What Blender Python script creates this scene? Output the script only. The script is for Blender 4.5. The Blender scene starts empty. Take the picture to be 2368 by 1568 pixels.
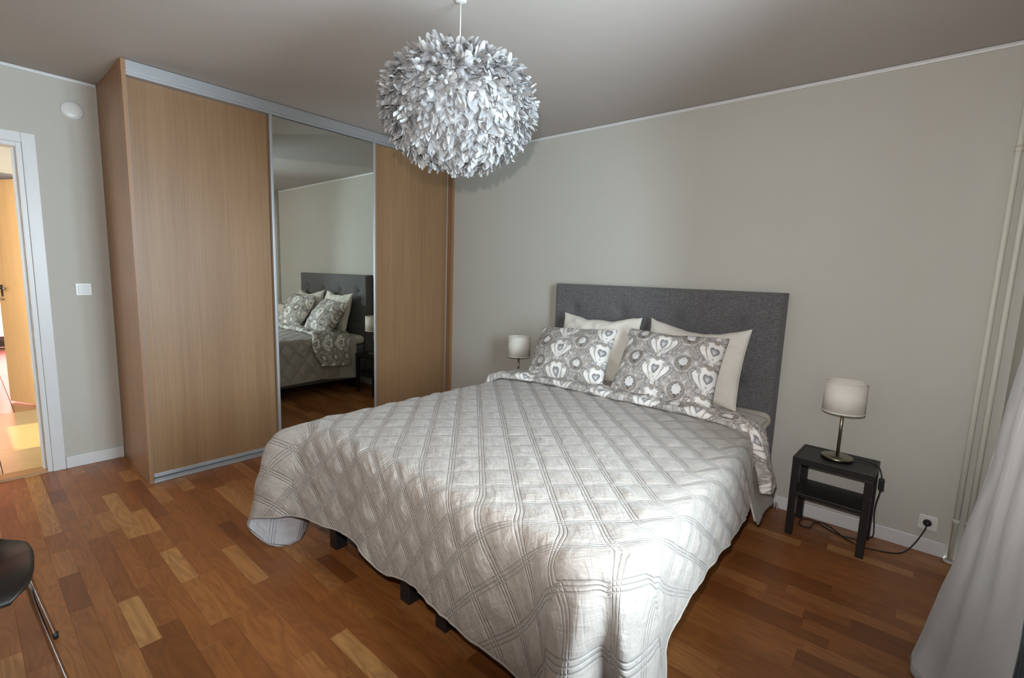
import bpy, bmesh, math, random
import numpy as np
from mathutils import Vector, Matrix

random.seed(7)
rng = np.random.default_rng(11)
SC = bpy.context.scene
COL = SC.collection

# ------------------------------------------------------------------ camera
CAM = np.array([4.167, -3.2054, 1.3666])
YAW, PITCH, ROLL, FPX = 0.6998, 0.1321, 0.0343, 1086.8
IW, IH = 2368, 1568
def cam_axes():
    cy, sy, cp, sp = math.cos(YAW), math.sin(YAW), math.cos(PITCH), math.sin(PITCH)
    f = np.array([-sy*cp, cy*cp, -sp]); r = np.array([cy, sy, 0.0]); u = np.cross(r, f)
    cr, sr = math.cos(ROLL), math.sin(ROLL)
    return cr*r + sr*u, -sr*r + cr*u, f
CR, CU, CF = cam_axes()
cd = bpy.data.cameras.new('camera'); cam = bpy.data.objects.new('camera', cd); COL.objects.link(cam)
cd.sensor_width = 36.0; cd.sensor_fit = 'HORIZONTAL'; cd.lens = FPX / IW * 36.0; cd.clip_start = 0.02
m = Matrix.Identity(4)
for i in range(3):
    m[i][0], m[i][1], m[i][2], m[i][3] = CR[i], CU[i], -CF[i], CAM[i]
cam.matrix_world = m
SC.camera = cam

# ------------------------------------------------------------------ world, lights, exposure
wd = bpy.data.worlds.new('overcast_sky'); SC.world = wd; wd.use_nodes = True
bg = wd.node_tree.nodes['Background']
bg.inputs[0].default_value = (0.73, 0.87, 1.0, 1); bg.inputs[1].default_value = 33.0

def light(name, kind, loc, energy, color=(1, 1, 1)):
    d = bpy.data.lights.new(name, kind); d.energy = energy; d.color = color
    o = bpy.data.objects.new(name, d); COL.objects.link(o); o.location = loc
    return o
XR, YB, YFR, H = 4.56, 0.0, -4.2, 2.5          # room: x 0..XR, y YFR..0, ceiling H
WIN = (-2.40, -1.12, 0.70, 2.20)               # bedroom window y0,y1,z0,z1
po = light('window_portal', 'AREA', (XR + 0.24, (WIN[0]+WIN[1])/2, (WIN[2]+WIN[3])/2), 1)
po.data.shape = 'RECTANGLE'; po.data.size = WIN[3]-WIN[2]; po.data.size_y = WIN[1]-WIN[0]
po.rotation_euler = (0, math.radians(90), 0); po.data.cycles.is_portal = True
su = light('sun', 'SUN', (-1, -8, 6), 6.0, (1.0, 0.66, 0.30)); su.data.angle = 0.01
su.rotation_euler = Vector((0.06, 0.80, -0.60)).to_track_quat('-Z', 'Y').to_euler()
fl = light('camera_flash', 'SPOT', tuple(CAM + CU*0.13 - CR*0.03), 112.0, (1.0, 0.98, 0.96)); fl.data.shadow_soft_size = 0.012
fl.data.spot_size = math.radians(104); fl.data.spot_blend = 0.7; fl.rotation_euler = (m.to_3x3() @ Matrix.Rotation(math.radians(8), 3, 'X')).to_euler(); fl.scale = (1.9, 1, 1)
hl = light('hall_fill_light', 'POINT', (-0.95, -3.9, 2.3), 4.0, (1.0, 0.66, 0.36)); hl.data.shadow_soft_size = 0.12  # added warm fill to brighten the hall, not a known lamp

vs = SC.view_settings
vs.view_transform = 'Standard'; vs.look = 'None'; vs.gamma = 1.0; vs.use_curve_mapping = False
vs.exposure = 0.25
SC.cycles.max_bounces = 12; SC.cycles.diffuse_bounces = 7; SC.cycles.glossy_bounces = 5
SC.cycles.sample_clamp_indirect = 8.0

# ------------------------------------------------------------------ helpers
def s2l(c):
    return tuple(((x/255.0)/12.92 if x/255.0 <= 0.04045 else ((x/255.0+0.055)/1.055)**2.4) for x in c)

class NT:
    def __init__(self, name):
        self.m = bpy.data.materials.new(name); self.m.use_nodes = True
        self.t = self.m.node_tree; self.b = self.t.nodes['Principled BSDF']; self.out = self.t.nodes['Material Output']
    def n(self, typ, ins=None, **kw):
        nd = self.t.nodes.new('ShaderNode' + typ)
        for k, v in kw.items(): setattr(nd, k, v)
        for k, v in (ins or {}).items():
            if isinstance(v, bpy.types.NodeSocket): self.t.links.new(v, nd.inputs[k])
            else: nd.inputs[k].default_value = v
        return nd
    def math(self, op, a, b=None, c=None, clamp=False):
        ins = {0: a}
        if b is not None: ins[1] = b
        if c is not None: ins[2] = c
        nd = self.n('Math', ins, operation=op); nd.use_clamp = clamp
        return nd.outputs[0]
    def mix(self, fac, a, b, mode='MIX'):
        nd = self.n('Mix', None, data_type='RGBA', blend_type=mode)
        for sock, v in ((nd.inputs[0], fac), (nd.inputs[6], a), (nd.inputs[7], b)):
            if isinstance(v, bpy.types.NodeSocket): self.t.links.new(v, sock)
            else: sock.default_value = v if not isinstance(v, tuple) or len(v) == 4 else (*v, 1)
        return nd.outputs[2]
    def set(self, k, v):
        if isinstance(v, bpy.types.NodeSocket): self.t.links.new(v, self.b.inputs[k])
        else: self.b.inputs[k].default_value = (*v, 1) if isinstance(v, tuple) and len(v) == 3 else v
    def bump(self, h, strength=0.3, dist=0.01):
        nd = self.n('Bump', {'Height': h, 'Strength': strength, 'Distance': dist})
        self.t.links.new(nd.outputs[0], self.b.inputs['Normal'])
    def obj(self, scale=(1, 1, 1)):
        tc = self.n('TexCoord'); mp = self.n('Mapping', {'Vector': tc.outputs['Object'], 'Scale': scale})
        return mp.outputs[0]
    def noise(self, vec, scale, detail=3, rough=0.5, dist=0.0):
        return self.n('TexNoise', {'Vector': vec, 'Scale': scale, 'Detail': detail, 'Roughness': rough, 'Distortion': dist}).outputs[0]

def simple(name, rgb, rough=0.6, metal=0.0, bump=None, var=0.06, vscale=6.0):
    """plain finish with a faint procedural mottling and fine relief"""
    a = NT(name); v = a.obj()
    nz = a.noise(v, vscale, 3)
    c0 = tuple(x*(1-var) for x in rgb); c1 = tuple(min(1, x*(1+var)) for x in rgb)
    a.set('Base Color', a.mix(nz, c0, c1)); a.set('Roughness', rough); a.set('Metallic', metal)
    if bump: a.bump(a.noise(v, bump[0], 4), bump[1], 0.004)
    return a.m

M = {}
M['wall'] = simple('wall_paint', s2l((194, 191, 182)), 0.85, bump=(260, 0.06), var=0.015)
M['ceil'] = simple('ceiling_paint', s2l((180, 172, 166)), 0.9, bump=(220, 0.06), var=0.015)
M['white'] = simple('white_lacquer', s2l((222, 222, 222)), 0.35, var=0.01)
M['plastic'] = simple('white_plastic', s2l((225, 224, 220)), 0.3, var=0.01)
M['pipe'] = simple('pipe_paint', s2l((206, 204, 192)), 0.45, var=0.02)
M['alu'] = simple('brushed_aluminium', s2l((182, 184, 187)), 0.42, 0.6, var=0.04, vscale=40)
M['dark'] = simple('dark_gap', (0.02, 0.02, 0.022), 0.6)
M['black'] = simple('black_brown_stain', (0.012, 0.010, 0.009), 0.42, bump=(60, 0.05), var=0.2)
M['blackpl'] = simple('black_rubber', (0.012, 0.012, 0.013), 0.5)
M['leg'] = simple('black_plastic_foot', (0.014, 0.013, 0.016), 0.4)
M['chrome'] = simple('chrome', (0.72, 0.72, 0.74), 0.12, 1.0, var=0.02)
M['nickel'] = simple('brushed_nickel', s2l((150, 142, 128)), 0.3, 1.0, var=0.05, vscale=60)
M['shell'] = simple('chair_shell_stain', (0.016, 0.011, 0.008), 0.42, bump=(40, 0.04), var=0.25)
M['linen'] = simple('white_cotton', s2l((222, 216, 206)), 0.9, bump=(35, 0.25), var=0.03)
M['blanket'] = simple('grey_cotton_blanket', s2l((188, 184, 178)), 0.95, bump=(420, 0.25), var=0.04)
M['core'] = simple('grey_paper_core', s2l((120, 122, 128)), 0.9)
M['radiator'] = simple('radiator_paint', s2l((150, 152, 158)), 0.4, var=0.02)
M['brick'] = simple('red_render', s2l((196, 92, 80)), 0.9, var=0.1)
M['hallfloor'] = simple('beige_stone', s2l((196, 168, 122)), 0.35, bump=(20, 0.05), var=0.10, vscale=9)
M['threshold'] = simple('oak_threshold', s2l((176, 132, 84)), 0.4, var=0.08, vscale=20)
M['hallwood'] = simple('hall_oak_boards', s2l((170, 130, 92)), 0.25, var=0.12, vscale=5)
M['hallwall'] = simple('hall_wall_paint', s2l((196, 182, 160)), 0.85, var=0.02)

def mat_mirror():
    a = NT('mirror_glass'); a.set('Base Color', (0.80, 0.84, 0.78)); a.set('Metallic', 1.0)
    nz = a.noise(a.obj(), 2.0, 2); a.set('Roughness', a.math('MULTIPLY', nz, 0.006))
    return a.m
M['mirror'] = mat_mirror()

def mat_glass():
    a = NT('window_glass')
    tr = a.n('BsdfTransparent', {0: (0.93, 0.95, 0.94, 1)}); gl = a.n('BsdfGlossy', {'Roughness': 0.01})
    fr = a.n('Fresnel', {'IOR': 1.35})
    mx = a.n('MixShader', {0: fr.outputs[0], 1: tr.outputs[0], 2: gl.outputs[0]})
    a.t.links.new(mx.outputs[0], a.out.inputs[0]); return a.m
M['glass'] = mat_glass()

def mat_laminate(name, ca, cb, rough=0.45):
    a = NT(name)
    g = a.noise(a.obj((60, 60, 1.2)), 1.0, 6, 0.6, 0.4)
    st = a.noise(a.obj((230, 230, 2.5)), 1.0, 3, 0.5)
    broad = a.noise(a.obj((9, 9, 0.35)), 1.0, 2)
    f = a.math('ADD', a.math('MULTIPLY', g, 0.55), a.math('MULTIPLY', st, 0.45))
    f = a.math('ADD', f, a.math('MULTIPLY', a.math('SUBTRACT', broad, 0.5), 0.5))
    rp = a.n('MapRange', {0: f, 1: 0.32, 2: 0.70, 3: 0.0, 4: 1.0}).outputs[0]
    a.set('Base Color', a.mix(rp, ca, cb)); a.set('Roughness', rough); a.bump(st, 0.08, 0.002)
    return a.m
M['oak'] = mat_laminate('light_oak_laminate', s2l((134, 101, 70)), s2l((154, 121, 87)))
M['oakside'] = mat_laminate('light_oak_laminate_edge', s2l((142, 102, 70)), s2l((162, 124, 90)))
M['doorwood'] = mat_laminate('beech_door_veneer', s2l((196, 146, 92)), s2l((208, 160, 104)), 0.4)

def mat_parquet():
    a = NT('oak_parquet')
    seed = a.n('Attribute', attribute_name='seed').outputs['Fac']
    tone = a.n('Attribute', attribute_name='tone').outputs['Fac']
    tc = a.n('TexCoord').outputs['Object']
    off = a.n('CombineXYZ', {0: a.math('MULTIPLY', seed, 37.0), 1: a.math('MULTIPLY', seed, 91.0), 2: a.math('MULTIPLY', seed, 13.0)}).outputs[0]
    v = a.n('VectorMath', {0: tc, 1: off}, operation='ADD').outputs[0]
    mp = a.n('Mapping', {'Vector': v, 'Scale': (1.9, 11, 8)}).outputs[0]
    warp = a.noise(mp, 1.0, 2, 0.5, 0.6)
    rings = a.math('FRACT', a.math('MULTIPLY', warp, 9.0))
    rings = a.math('ABSOLUTE', a.math('SUBTRACT', rings, 0.5))
    mp2 = a.n('Mapping', {'Vector': v, 'Scale': (9, 260, 60)}).outputs[0]
    fib = a.noise(mp2, 1.0, 4, 0.6)
    pores = a.n('MapRange', {0: fib, 1: 0.56, 2: 0.74, 3: 0.0, 4: 1.0}).outputs[0]
    base = a.n('ValToRGB', {0: tone}); cr = base.color_ramp
    cr.elements[0].position = 0.0; cr.elements[0].color = (*s2l((122, 68, 31)), 1)
    cr.elements[1].position = 1.0; cr.elements[1].color = (*s2l((200, 148, 92)), 1)
    e = cr.elements.new(0.5); e.color = (*s2l((160, 98, 50)), 1)
    c = a.mix(a.math('MULTIPLY', rings, 0.75), base.outputs[0], s2l((96, 54, 26)))
    c = a.mix(a.math('MULTIPLY', pores, 0.45), c, s2l((70, 38, 18)))
    a.set('Base Color', c)
    a.set('Roughness', a.math('ADD', 0.30, a.math('MULTIPLY', fib, 0.14)))
    a.set('Specular IOR Level', 0.45)
    a.bump(fib, 0.05, 0.002)
    return a.m
M['parquet'] = mat_parquet()

def mat_tweed():
    a = NT('charcoal_tweed'); v = a.obj()
    w1 = a.n('TexNoise', {'Vector': a.obj((1, 1, 6)), 'Scale': 110.0, 'Detail': 3.0}).outputs[0]
    w2 = a.n('TexNoise', {'Vector': a.obj((6, 6, 1)), 'Scale': 110.0, 'Detail': 3.0}).outputs[0]
    f = a.math('MULTIPLY', a.math('ADD', w1, w2), 0.5)
    f = a.n('MapRange', {0: f, 1: 0.40, 2: 0.62}).outputs[0]
    a.set('Base Color', a.mix(f, s2l((66, 65, 68)), s2l((128, 126, 126)))); a.set('Roughness', 0.95)
    a.set('Sheen Weight', 0.15); a.bump(f, 0.35, 0.003)
    return a.m
M['tweed'] = mat_tweed()

PA, PB, A0, B0 = 0.1645, 0.1775, 1.029, 4.98      # quilting stitch lattice in x+y and x-y
def mat_quilt(name, ca, cb, rough, sheen, coat):
    a = NT(name)
    uv = a.n('UVMap', uv_map='flat').outputs[0]
    sp = a.n('SeparateXYZ', {0: uv}); x, y = sp.outputs[0], sp.outputs[1]
    def fam(val, o, P):
        q = a.math('DIVIDE', a.math('SUBTRACT', val, o), P)
        fr = a.math('SUBTRACT', q, a.math('ROUND', q))
        d = a.math('MULTIPLY', fr, P/math.sqrt(2))            # signed metres to the band centre
        res = None
        for k in (-0.0105, 0.0, 0.0105):
            l = a.math('ABSOLUTE', a.math('SUBTRACT', d, k))
            g = a.n('MapRange', {0: l, 1: 0.0, 2: 0.0034, 3: 1.0, 4: 0.0}, interpolation_type='SMOOTHSTEP').outputs[0]
            res = g if res is None else a.math('MAXIMUM', res, g)
        return res, d
    ga, da = fam(a.math('ADD', x, y), A0, PA)
    gb, db = fam(a.math('SUBTRACT', x, y), B0, PB)
    groove = a.math('MAXIMUM', ga, gb)
    # puckers running away from the seams
    rot = a.n('Mapping', {'Vector': uv, 'Rotation': (0, 0, math.radians(45)), 'Scale': (1, 1, 1)}).outputs[0]
    pk1 = a.noise(a.n('Mapping', {'Vector': rot, 'Scale': (60, 13, 1)}).outputs[0], 1.0, 3, 0.55, 0.8)
    pk2 = a.noise(a.n('Mapping', {'Vector': rot, 'Scale': (13, 60, 1)}).outputs[0], 1.0, 3, 0.55, 0.8)
    big = a.noise(uv, 9.0, 3, 0.55, 1.2)
    near = a.math('ADD', a.math('MULTIPLY', pk1, 0.5), a.math('MULTIPLY', pk2, 0.5))
    h = a.math('ADD', a.math('MULTIPLY', near, 0.85), a.math('MULTIPLY', big, 0.7))
    h = a.math('SUBTRACT', h, a.math('MULTIPLY', groove, 0.30))
    nap = a.noise(uv, 14.0, 4, 0.6, 1.0)
    a.set('Base Color', a.mix(nap, ca, cb)); a.set('Roughness', rough)
    a.set('Sheen Weight', sheen); a.set('Sheen Roughness', 0.4); a.set('Specular IOR Level', coat)
    a.bump(h, 0.95, 0.012)
    return a.m
M['quilt'] = mat_quilt('taupe_satin_quilt', s2l((151, 141, 133)), s2l((171, 161, 153)), 0.50, 0.25, 0.45)
M['quiltback'] = mat_quilt('grey_quilt_lining', s2l((172, 172, 176)), s2l((184, 184, 188)), 0.8, 0.1, 0.3)

def mat_print():
    a = NT('damask_print_cotton')
    c = a.n('Attribute', attribute_name='print').outputs['Color']
    wr = a.noise(a.obj(), 22.0, 3, 0.5, 0.5)
    a.set('Base Color', c); a.set('Roughness', 0.85); a.bump(wr, 0.25, 0.006)
    return a.m
M['print'] = mat_print()

def mat_shade():
    a = NT('white_lampshade_fabric'); v = a.obj()
    wv = a.noise(v, 300.0, 3)
    a.set('Base Color', a.mix(wv, s2l((226, 220, 210)), s2l((238, 233, 224)))); a.set('Roughness', 0.9)
    a.bump(wv, 0.15, 0.002); return a.m
M['shade'] = mat_shade()

def mat_feather():
    a = NT('pale_goose_feather')
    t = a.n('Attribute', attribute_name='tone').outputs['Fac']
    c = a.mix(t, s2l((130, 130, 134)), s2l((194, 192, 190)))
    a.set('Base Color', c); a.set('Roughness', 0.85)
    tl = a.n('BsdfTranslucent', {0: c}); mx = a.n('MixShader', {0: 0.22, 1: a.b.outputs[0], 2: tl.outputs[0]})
    a.t.links.new(mx.outputs[0], a.out.inputs[0]); return a.m
M['feather'] = mat_feather()

def mat_curtain():
    a = NT('grey_curtain_cloth'); v = a.obj()
    cr = a.noise(v, 5.0, 4, 0.55, 1.5); wv = a.noise(v, 380.0, 2)
    c = a.mix(cr, s2l((218, 217, 218)), s2l((228, 227, 228)))
    a.set('Base Color', c); a.set('Roughness', 0.9)
    tl = a.n('BsdfTranslucent', {0: s2l((190, 170, 165)) + (1,)})
    mx = a.n('MixShader', {0: 0.12, 1: a.b.outputs[0], 2: tl.outputs[0]})
    a.t.links.new(mx.outputs[0], a.out.inputs[0])
    a.bump(a.math('ADD', a.math('MULTIPLY', cr, 1.0), a.math('MULTIPLY', wv, 0.08)), 0.25, 0.01)
    return a.m
M['curtain'] = mat_curtain()

# ---- object helpers
def link(name, me, mat=None, parent=None, smooth=False):
    o = bpy.data.objects.new(name, me); COL.objects.link(o)
    if mat is not None:
        me.materials.clear(); me.materials.append(M[mat] if isinstance(mat, str) else mat)
    if smooth:
        me.polygons.foreach_set('use_smooth', [True]*len(me.polygons)); me.update()
    if parent is not None: o.parent = parent
    return o
def mesh(name, V, F, mat=None, parent=None, smooth=False):
    me = bpy.data.meshes.new(name)
    me.from_pydata([tuple(map(float, v)) for v in V], [], [tuple(map(int, f)) for f in F]); me.update()
    return link(name, me, mat, parent, smooth)
def bmobj(name, bm, mat=None, parent=None, smooth=False):
    me = bpy.data.meshes.new(name); bm.to_mesh(me); bm.free()
    return link(name, me, mat, parent, smooth)
def bm_box(bm, lo, hi, bev=0.0, seg=2):
    g = bmesh.ops.create_cube(bm, size=1.0)
    vs_ = g['verts']; lo = Vector(lo); hi = Vector(hi); c = (lo+hi)/2; s = hi-lo
    for v in vs_: v.co = Vector((v.co.x*s.x, v.co.y*s.y, v.co.z*s.z)) + c
    if bev > 0:
        es = list({e for v in vs_ for e in v.link_edges})
        bmesh.ops.bevel(bm, geom=es, offset=min(bev, min(s)*0.49), segments=seg, affect='EDGES', profile=0.5)
def box(name, lo, hi, mat, parent=None, bev=0.0, seg=2, off=None, smooth=False):
    bm = bmesh.new(); bm_box(bm, lo, hi, bev, seg)
    return bmobj(name, bm, mat, parent, smooth)
def boxes(name, lst, mat, parent=None, bev=0.0):
    bm = bmesh.new()
    for lo, hi in lst: bm_box(bm, lo, hi, bev)
    return bmobj(name, bm, mat, parent)
def lathe(name, prof, mat, parent=None, n=48, loc=(0, 0, 0), closed=False, smooth=True):
    V, F = [], []
    for r, z in prof:
        for k in range(n):
            a = 2*math.pi*k/n; V.append((loc[0]+r*math.cos(a), loc[1]+r*math.sin(a), loc[2]+z))
    R_ = len(prof)
    for i in range(R_-1 + (1 if closed else 0)):
        i2 = (i+1) % R_
        for k in range(n):
            F.append((i*n+k, i*n+(k+1) % n, i2*n+(k+1) % n, i2*n+k))
    o = mesh(name, V, F, mat, parent, smooth)
    return o
def catmull(P, n=12):
    P = [np.array(p, float) for p in P]; out = []
    for i in range(len(P)-1):
        p0 = P[max(i-1, 0)]; p1 = P[i]; p2 = P[i+1]; p3 = P[min(i+2, len(P)-1)]
        for k in range(n):
            t = k/n
            out.append(0.5*((2*p1)+(-p0+p2)*t+(2*p0-5*p1+4*p2-p3)*t*t+(-p0+3*p1-3*p2+p3)*t**3))
    out.append(P[-1]); return out
def tube(name, P, r, mat, parent=None, n=10, loc=(0, 0, 0)):
    P = [np.array(p, float)+np.array(loc, float) for p in P]
    V, F = [], []; up = np.array([0.31, 0.17, 0.93]); prev = None
    for i, p in enumerate(P):
        t = P[min(i+1, len(P)-1)] - P[max(i-1, 0)]; t /= (np.linalg.norm(t)+1e-12)
        if prev is None:
            a = np.cross(t, up); a /= np.linalg.norm(a)
        else:
            a = prev - t*np.dot(prev, t); a /= np.linalg.norm(a)
        prev = a; b = np.cross(t, a)
        for k in range(n):
            an = 2*math.pi*k/n; V.append(p + r*(math.cos(an)*a + math.sin(an)*b))
    for i in range(len(P)-1):
        for k in range(n):
            F.append((i*n+k, i*n+(k+1) % n, (i+1)*n+(k+1) % n, (i+1)*n+k))
    F.append(tuple(reversed(range(n)))); F.append(tuple(range((len(P)-1)*n, len(P)*n)))
    return mesh(name, V, F, mat, parent, True)
def thing(name, label, cat, loc=(0, 0, 0), group=None):
    o = bpy.data.objects.new(name, None); COL.objects.link(o); o.location = loc; o.empty_display_size = 0.1
    o['label'] = label; o['category'] = cat
    if group: o['group'] = group
    return o
def tag(o, label, cat, group=None):
    o['label'] = label; o['category'] = cat
    if group: o['group'] = group
    return o
def struct(o, label=None, cat=None):
    o['kind'] = 'structure'
    if label: o['label'] = label
    if cat: o['category'] = cat
    return o
def copy_tree(o, parent=None, label=None):
    c = o.copy(); COL.objects.link(c); c.parent = parent
    if label: c['label'] = label
    for ch in o.children: copy_tree(ch, c)
    return c
def vnoise(x, y, seed=0, octaves=3):
    """smooth value noise on arrays, about -1..1"""
    r = np.random.default_rng(seed); T = r.uniform(-1, 1, (64, 64)); out = 0; amp = 1.0
    for _ in range(octaves):
        xi = np.floor(x).astype(int); yi = np.floor(y).astype(int); fx = x-xi; fy = y-yi
        fx = fx*fx*(3-2*fx); fy = fy*fy*(3-2*fy)
        a = T[xi % 64, yi % 64]; b = T[(xi+1) % 64, yi % 64]; c = T[xi % 64, (yi+1) % 64]; d = T[(xi+1) % 64, (yi+1) % 64]
        out = out + amp*((a*(1-fx)+b*fx)*(1-fy)+(c*(1-fx)+d*fx)*fy); amp *= 0.5; x = x*2.03+7.1; y = y*2.03+3.7
    return out
def grid_faces(nu, nv, off=0):
    i, j = np.meshgrid(np.arange(nu-1), np.arange(nv-1), indexing='ij')
    a = (i*nv+j).ravel()+off
    return np.stack([a, a+nv, a+nv+1, a+1], 1)
def grid_normals(P):
    du = np.gradient(P, axis=0); dv = np.gradient(P, axis=1); n = np.cross(du, dv)
    return n/(np.linalg.norm(n, axis=2, keepdims=True)+1e-12)
def set_uv(me, flat, name='flat'):
    uv = me.uv_layers.new(name=name); idx = np.empty(len(me.loops), int); me.loops.foreach_get('vertex_index', idx)
    uv.data.foreach_set('uv', flat[idx].astype(np.float32).ravel())
def set_col(me, rgb, name='print'):
    at = me.color_attributes.new(name, 'FLOAT_COLOR', 'POINT')
    at.data.foreach_set('color', np.concatenate([rgb, np.ones((len(rgb), 1))], 1).astype(np.float32).ravel())
def set_float(me, val, name):
    at = me.attributes.new(name, 'FLOAT', 'POINT'); at.data.foreach_set('value', np.asarray(val, np.float32))

# ================================================================== STRUCTURE
T = 0.10
DY0, DY1, DZ = -3.78, -2.882, 2.06            # bedroom door opening in the left wall
def wall_with_hole(name, axis, p0, p1, u0, u1, z1, hole, mat):
    a0, a1, h0, h1 = hole
    L = []
    def bx(ua, ub, za, zb):
        if axis == 'x': L.append(((p0, ua, za), (p1, ub, zb)))
        else: L.append(((ua, p0, za), (ub, p1, zb)))
    bx(u0, a0, 0, z1); bx(a1, u1, 0, z1); bx(a0, a1, h1, z1)
    if h0 > 0: bx(a0, a1, 0, h0)
    return struct(boxes(name, L, mat))
struct(box('ceiling', (-T, YFR-0.12, H), (XR+0.3, T, H+0.08), 'ceil'))
wall_with_hole('wall_left', 'x', -T, 0, YFR-0.1, 0.1, H, (DY0, DY1, 0, DZ), 'wall')
struct(box('wall_back', (0, 0, 0), (XR, 0.1, H), 'wall'))
wall_with_hole('wall_right', 'x', XR, XR+0.28, YFR-0.1, 0.1, H, WIN, 'wall')
struct(box('wall_front', (0, YFR-0.1, 0), (XR, YFR, H), 'wall'))

# baseboards and ceiling mouldings
struct(box('baseboard_back', (0.70, -0.014, 0.0), (4.44, 0, 0.078), 'white', bev=0.003))
struct(box('baseboard_left', (0, -2.818, 0.0), (0.014, -2.517, 0.078), 'white', bev=0.003))
struct(box('trim_1', (0.0, -0.014, 2.478), (XR, 0, 2.499), 'white', bev=0.006))
struct(box('trim_2', (0, YFR, 2.478), (0.014, -2.517, 2.499), 'white', bev=0.006))

# bedroom door frame (casing, jamb, stop, strike plate, threshold)
d1 = bpy.data.objects.new('door_1', None); COL.objects.link(d1); d1.location = (0, DY1, 0); struct(d1)
def part(name, lo, hi, mat, parent, bev=0.0, seg=2):
    l = Vector(parent.matrix_basis.translation) if parent.parent is None else Vector((0, 0, 0))
    if parent.parent is not None:
        q = parent
        while q is not None: l += Vector(q.matrix_basis.translation); q = q.parent
    return box(name, Vector(lo)-l, Vector(hi)-l, mat, parent, bev, seg)
part('casing', (0, DY1, 0), (0.016, DY1+0.062, DZ+0.06), 'white', d1, 0.003)
part('casing', (0, DY0-0.062, 0), (0.016, DY0, DZ+0.06), 'white', d1, 0.003)
part('casing', (0, DY0, DZ), (0.016, DY1, DZ+0.06), 'white', d1, 0.003)
part('jamb', (-T-0.004, DY1-0.024, 0), (0.004, DY1, DZ), 'white', d1, 0.002)
part('jamb', (-T-0.004, DY0, 0), (0.004, DY0+0.024, DZ), 'white', d1, 0.002)
part('jamb', (-T-0.004, DY0+0.024, DZ-0.024), (0.004, DY1-0.024, DZ), 'white', d1, 0.002)
part('door_stop', (-T-0.004, DY1-0.042, 0.012), (-0.045, DY1-0.024, DZ-0.024), 'white', d1, 0.002)
part('strike_plate', (-0.036, DY1-0.0262, 0.92), (-0.014, DY1-0.0242, 1.09), 'alu', d1)
part('threshold', (-T-0.012, DY0, 0.0), (0.004, DY1-0.024, 0.012), 'threshold', d1, 0.004)

# bedroom window: frame, mullion, panes, sill
w1 = bpy.data.objects.new('window_1', None); COL.objects.link(w1); w1.location = (XR+0.15, (WIN[0]+WIN[1])/2, WIN[2]); struct(w1)
wx0, wx1 = XR+0.13, XR+0.19
for lo, hi in [((wx0, WIN[0], WIN[2]), (wx1, WIN[0]+0.06, WIN[3])), ((wx0, WIN[1]-0.06, WIN[2]), (wx1, WIN[1], WIN[3])),
               ((wx0, WIN[0]+0.06, WIN[2]), (wx1, WIN[1]-0.06, WIN[2]+0.06)), ((wx0, WIN[0]+0.06, WIN[3]-0.06), (wx1, WIN[1]-0.06, WIN[3])),
               ((wx0, -1.80, WIN[2]+0.06), (wx1, -1.72, WIN[3]-0.06))]:
    part('window_frame', lo, hi, 'white', w1, 0.004)
part('pane', (XR+0.158, WIN[0]+0.06, WIN[2]+0.06), (XR+0.163, -1.80, WIN[3]-0.06), 'glass', w1)
part('pane', (XR+0.158, -1.72, WIN[2]+0.06), (XR+0.163, WIN[1]-0.06, WIN[3]-0.06), 'glass', w1)
part('window_sill', (XR-0.02, WIN[0]-0.03, WIN[2]-0.028), (XR+0.13, WIN[1]+0.03, WIN[2]+0.002), 'white', w1, 0.005)

# ---- parquet floor: every strip is its own block
fl_ = struct(box('floor', (-0.001, YFR, -0.12), (XR, 0, -0.014), 'dark'))
SW = 0.0685
def project(P):
    d = np.asarray(P) - CAM; z = d @ CF
    if z < 0.05: return None
    return IW/2 + FPX*(d @ CR)/z, IH/2 - FPX*(d @ CU)/z, z
strips = []
row = 0; y = -0.002
while y > YFR:
    x = -random.uniform(0, 0.5)
    while x < XR:
        L = random.choice([0.22, 0.28, 0.34, 0.40, 0.46, 0.55, 0.68])*random.uniform(0.92, 1.08)
        strips.append((max(x, 0.001), min(x+L, XR-0.001), max(y-SW, YFR+0.001), y)); x += L
    y -= SW; row += 1
def strip_score(s):
    cx, cy = (s[0]+s[1])/2, (s[2]+s[3])/2
    if s[1]-s[0] < 0.02: return -1
    if 2.05 < cx < 3.55 and cy > -2.0: return -1
    if s[1] < 0.66 and cy > -2.5: return -1
    pts = [project((px, py, 0)) for px in (s[0], s[1]) for py in (s[2], s[3])]
    if any(p is None for p in pts): return -1
    if not any(0 <= p[0] <= IW and 0 <= p[1] <= IH for p in pts): return -1
    p = project((cx, cy, 0)); return (s[1]-s[0])*(s[3]-s[2])/p[2]**2
order = sorted(strips, key=strip_score, reverse=True)
def strip_geo(s):
    g = 0.00014
    x0, x1, y0, y1 = s[0]+g, s[1]-g, s[2]+g, s[3]-g; e = 0.00035
    V = [(x0, y0, -0.0135), (x1, y0, -0.0135), (x1, y1, -0.0135), (x0, y1, -0.0135),
         (x0, y0, -e), (x1, y0, -e), (x1, y1, -e), (x0, y1, -e),
         (x0+e, y0+e, 0), (x1-e, y0+e, 0), (x1-e, y1-e, 0), (x0+e, y1-e, 0)]
    F = [(3, 2, 1, 0)]
    for b in (0, 4):
        for k in range(4): F.append((b+k, b+(k+1) % 4, b+4+(k+1) % 4, b+4+k))
    F.append((8, 9, 10, 11)); return V, F
def tone_of():
    r = random.random()
    if r < 0.10: return random.uniform(0.66, 0.86)
    if r < 0.26: return random.uniform(0.02, 0.24)
    return random.uniform(0.26, 0.64)
RV, RF, RT, RS = [], [], [], []
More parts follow.
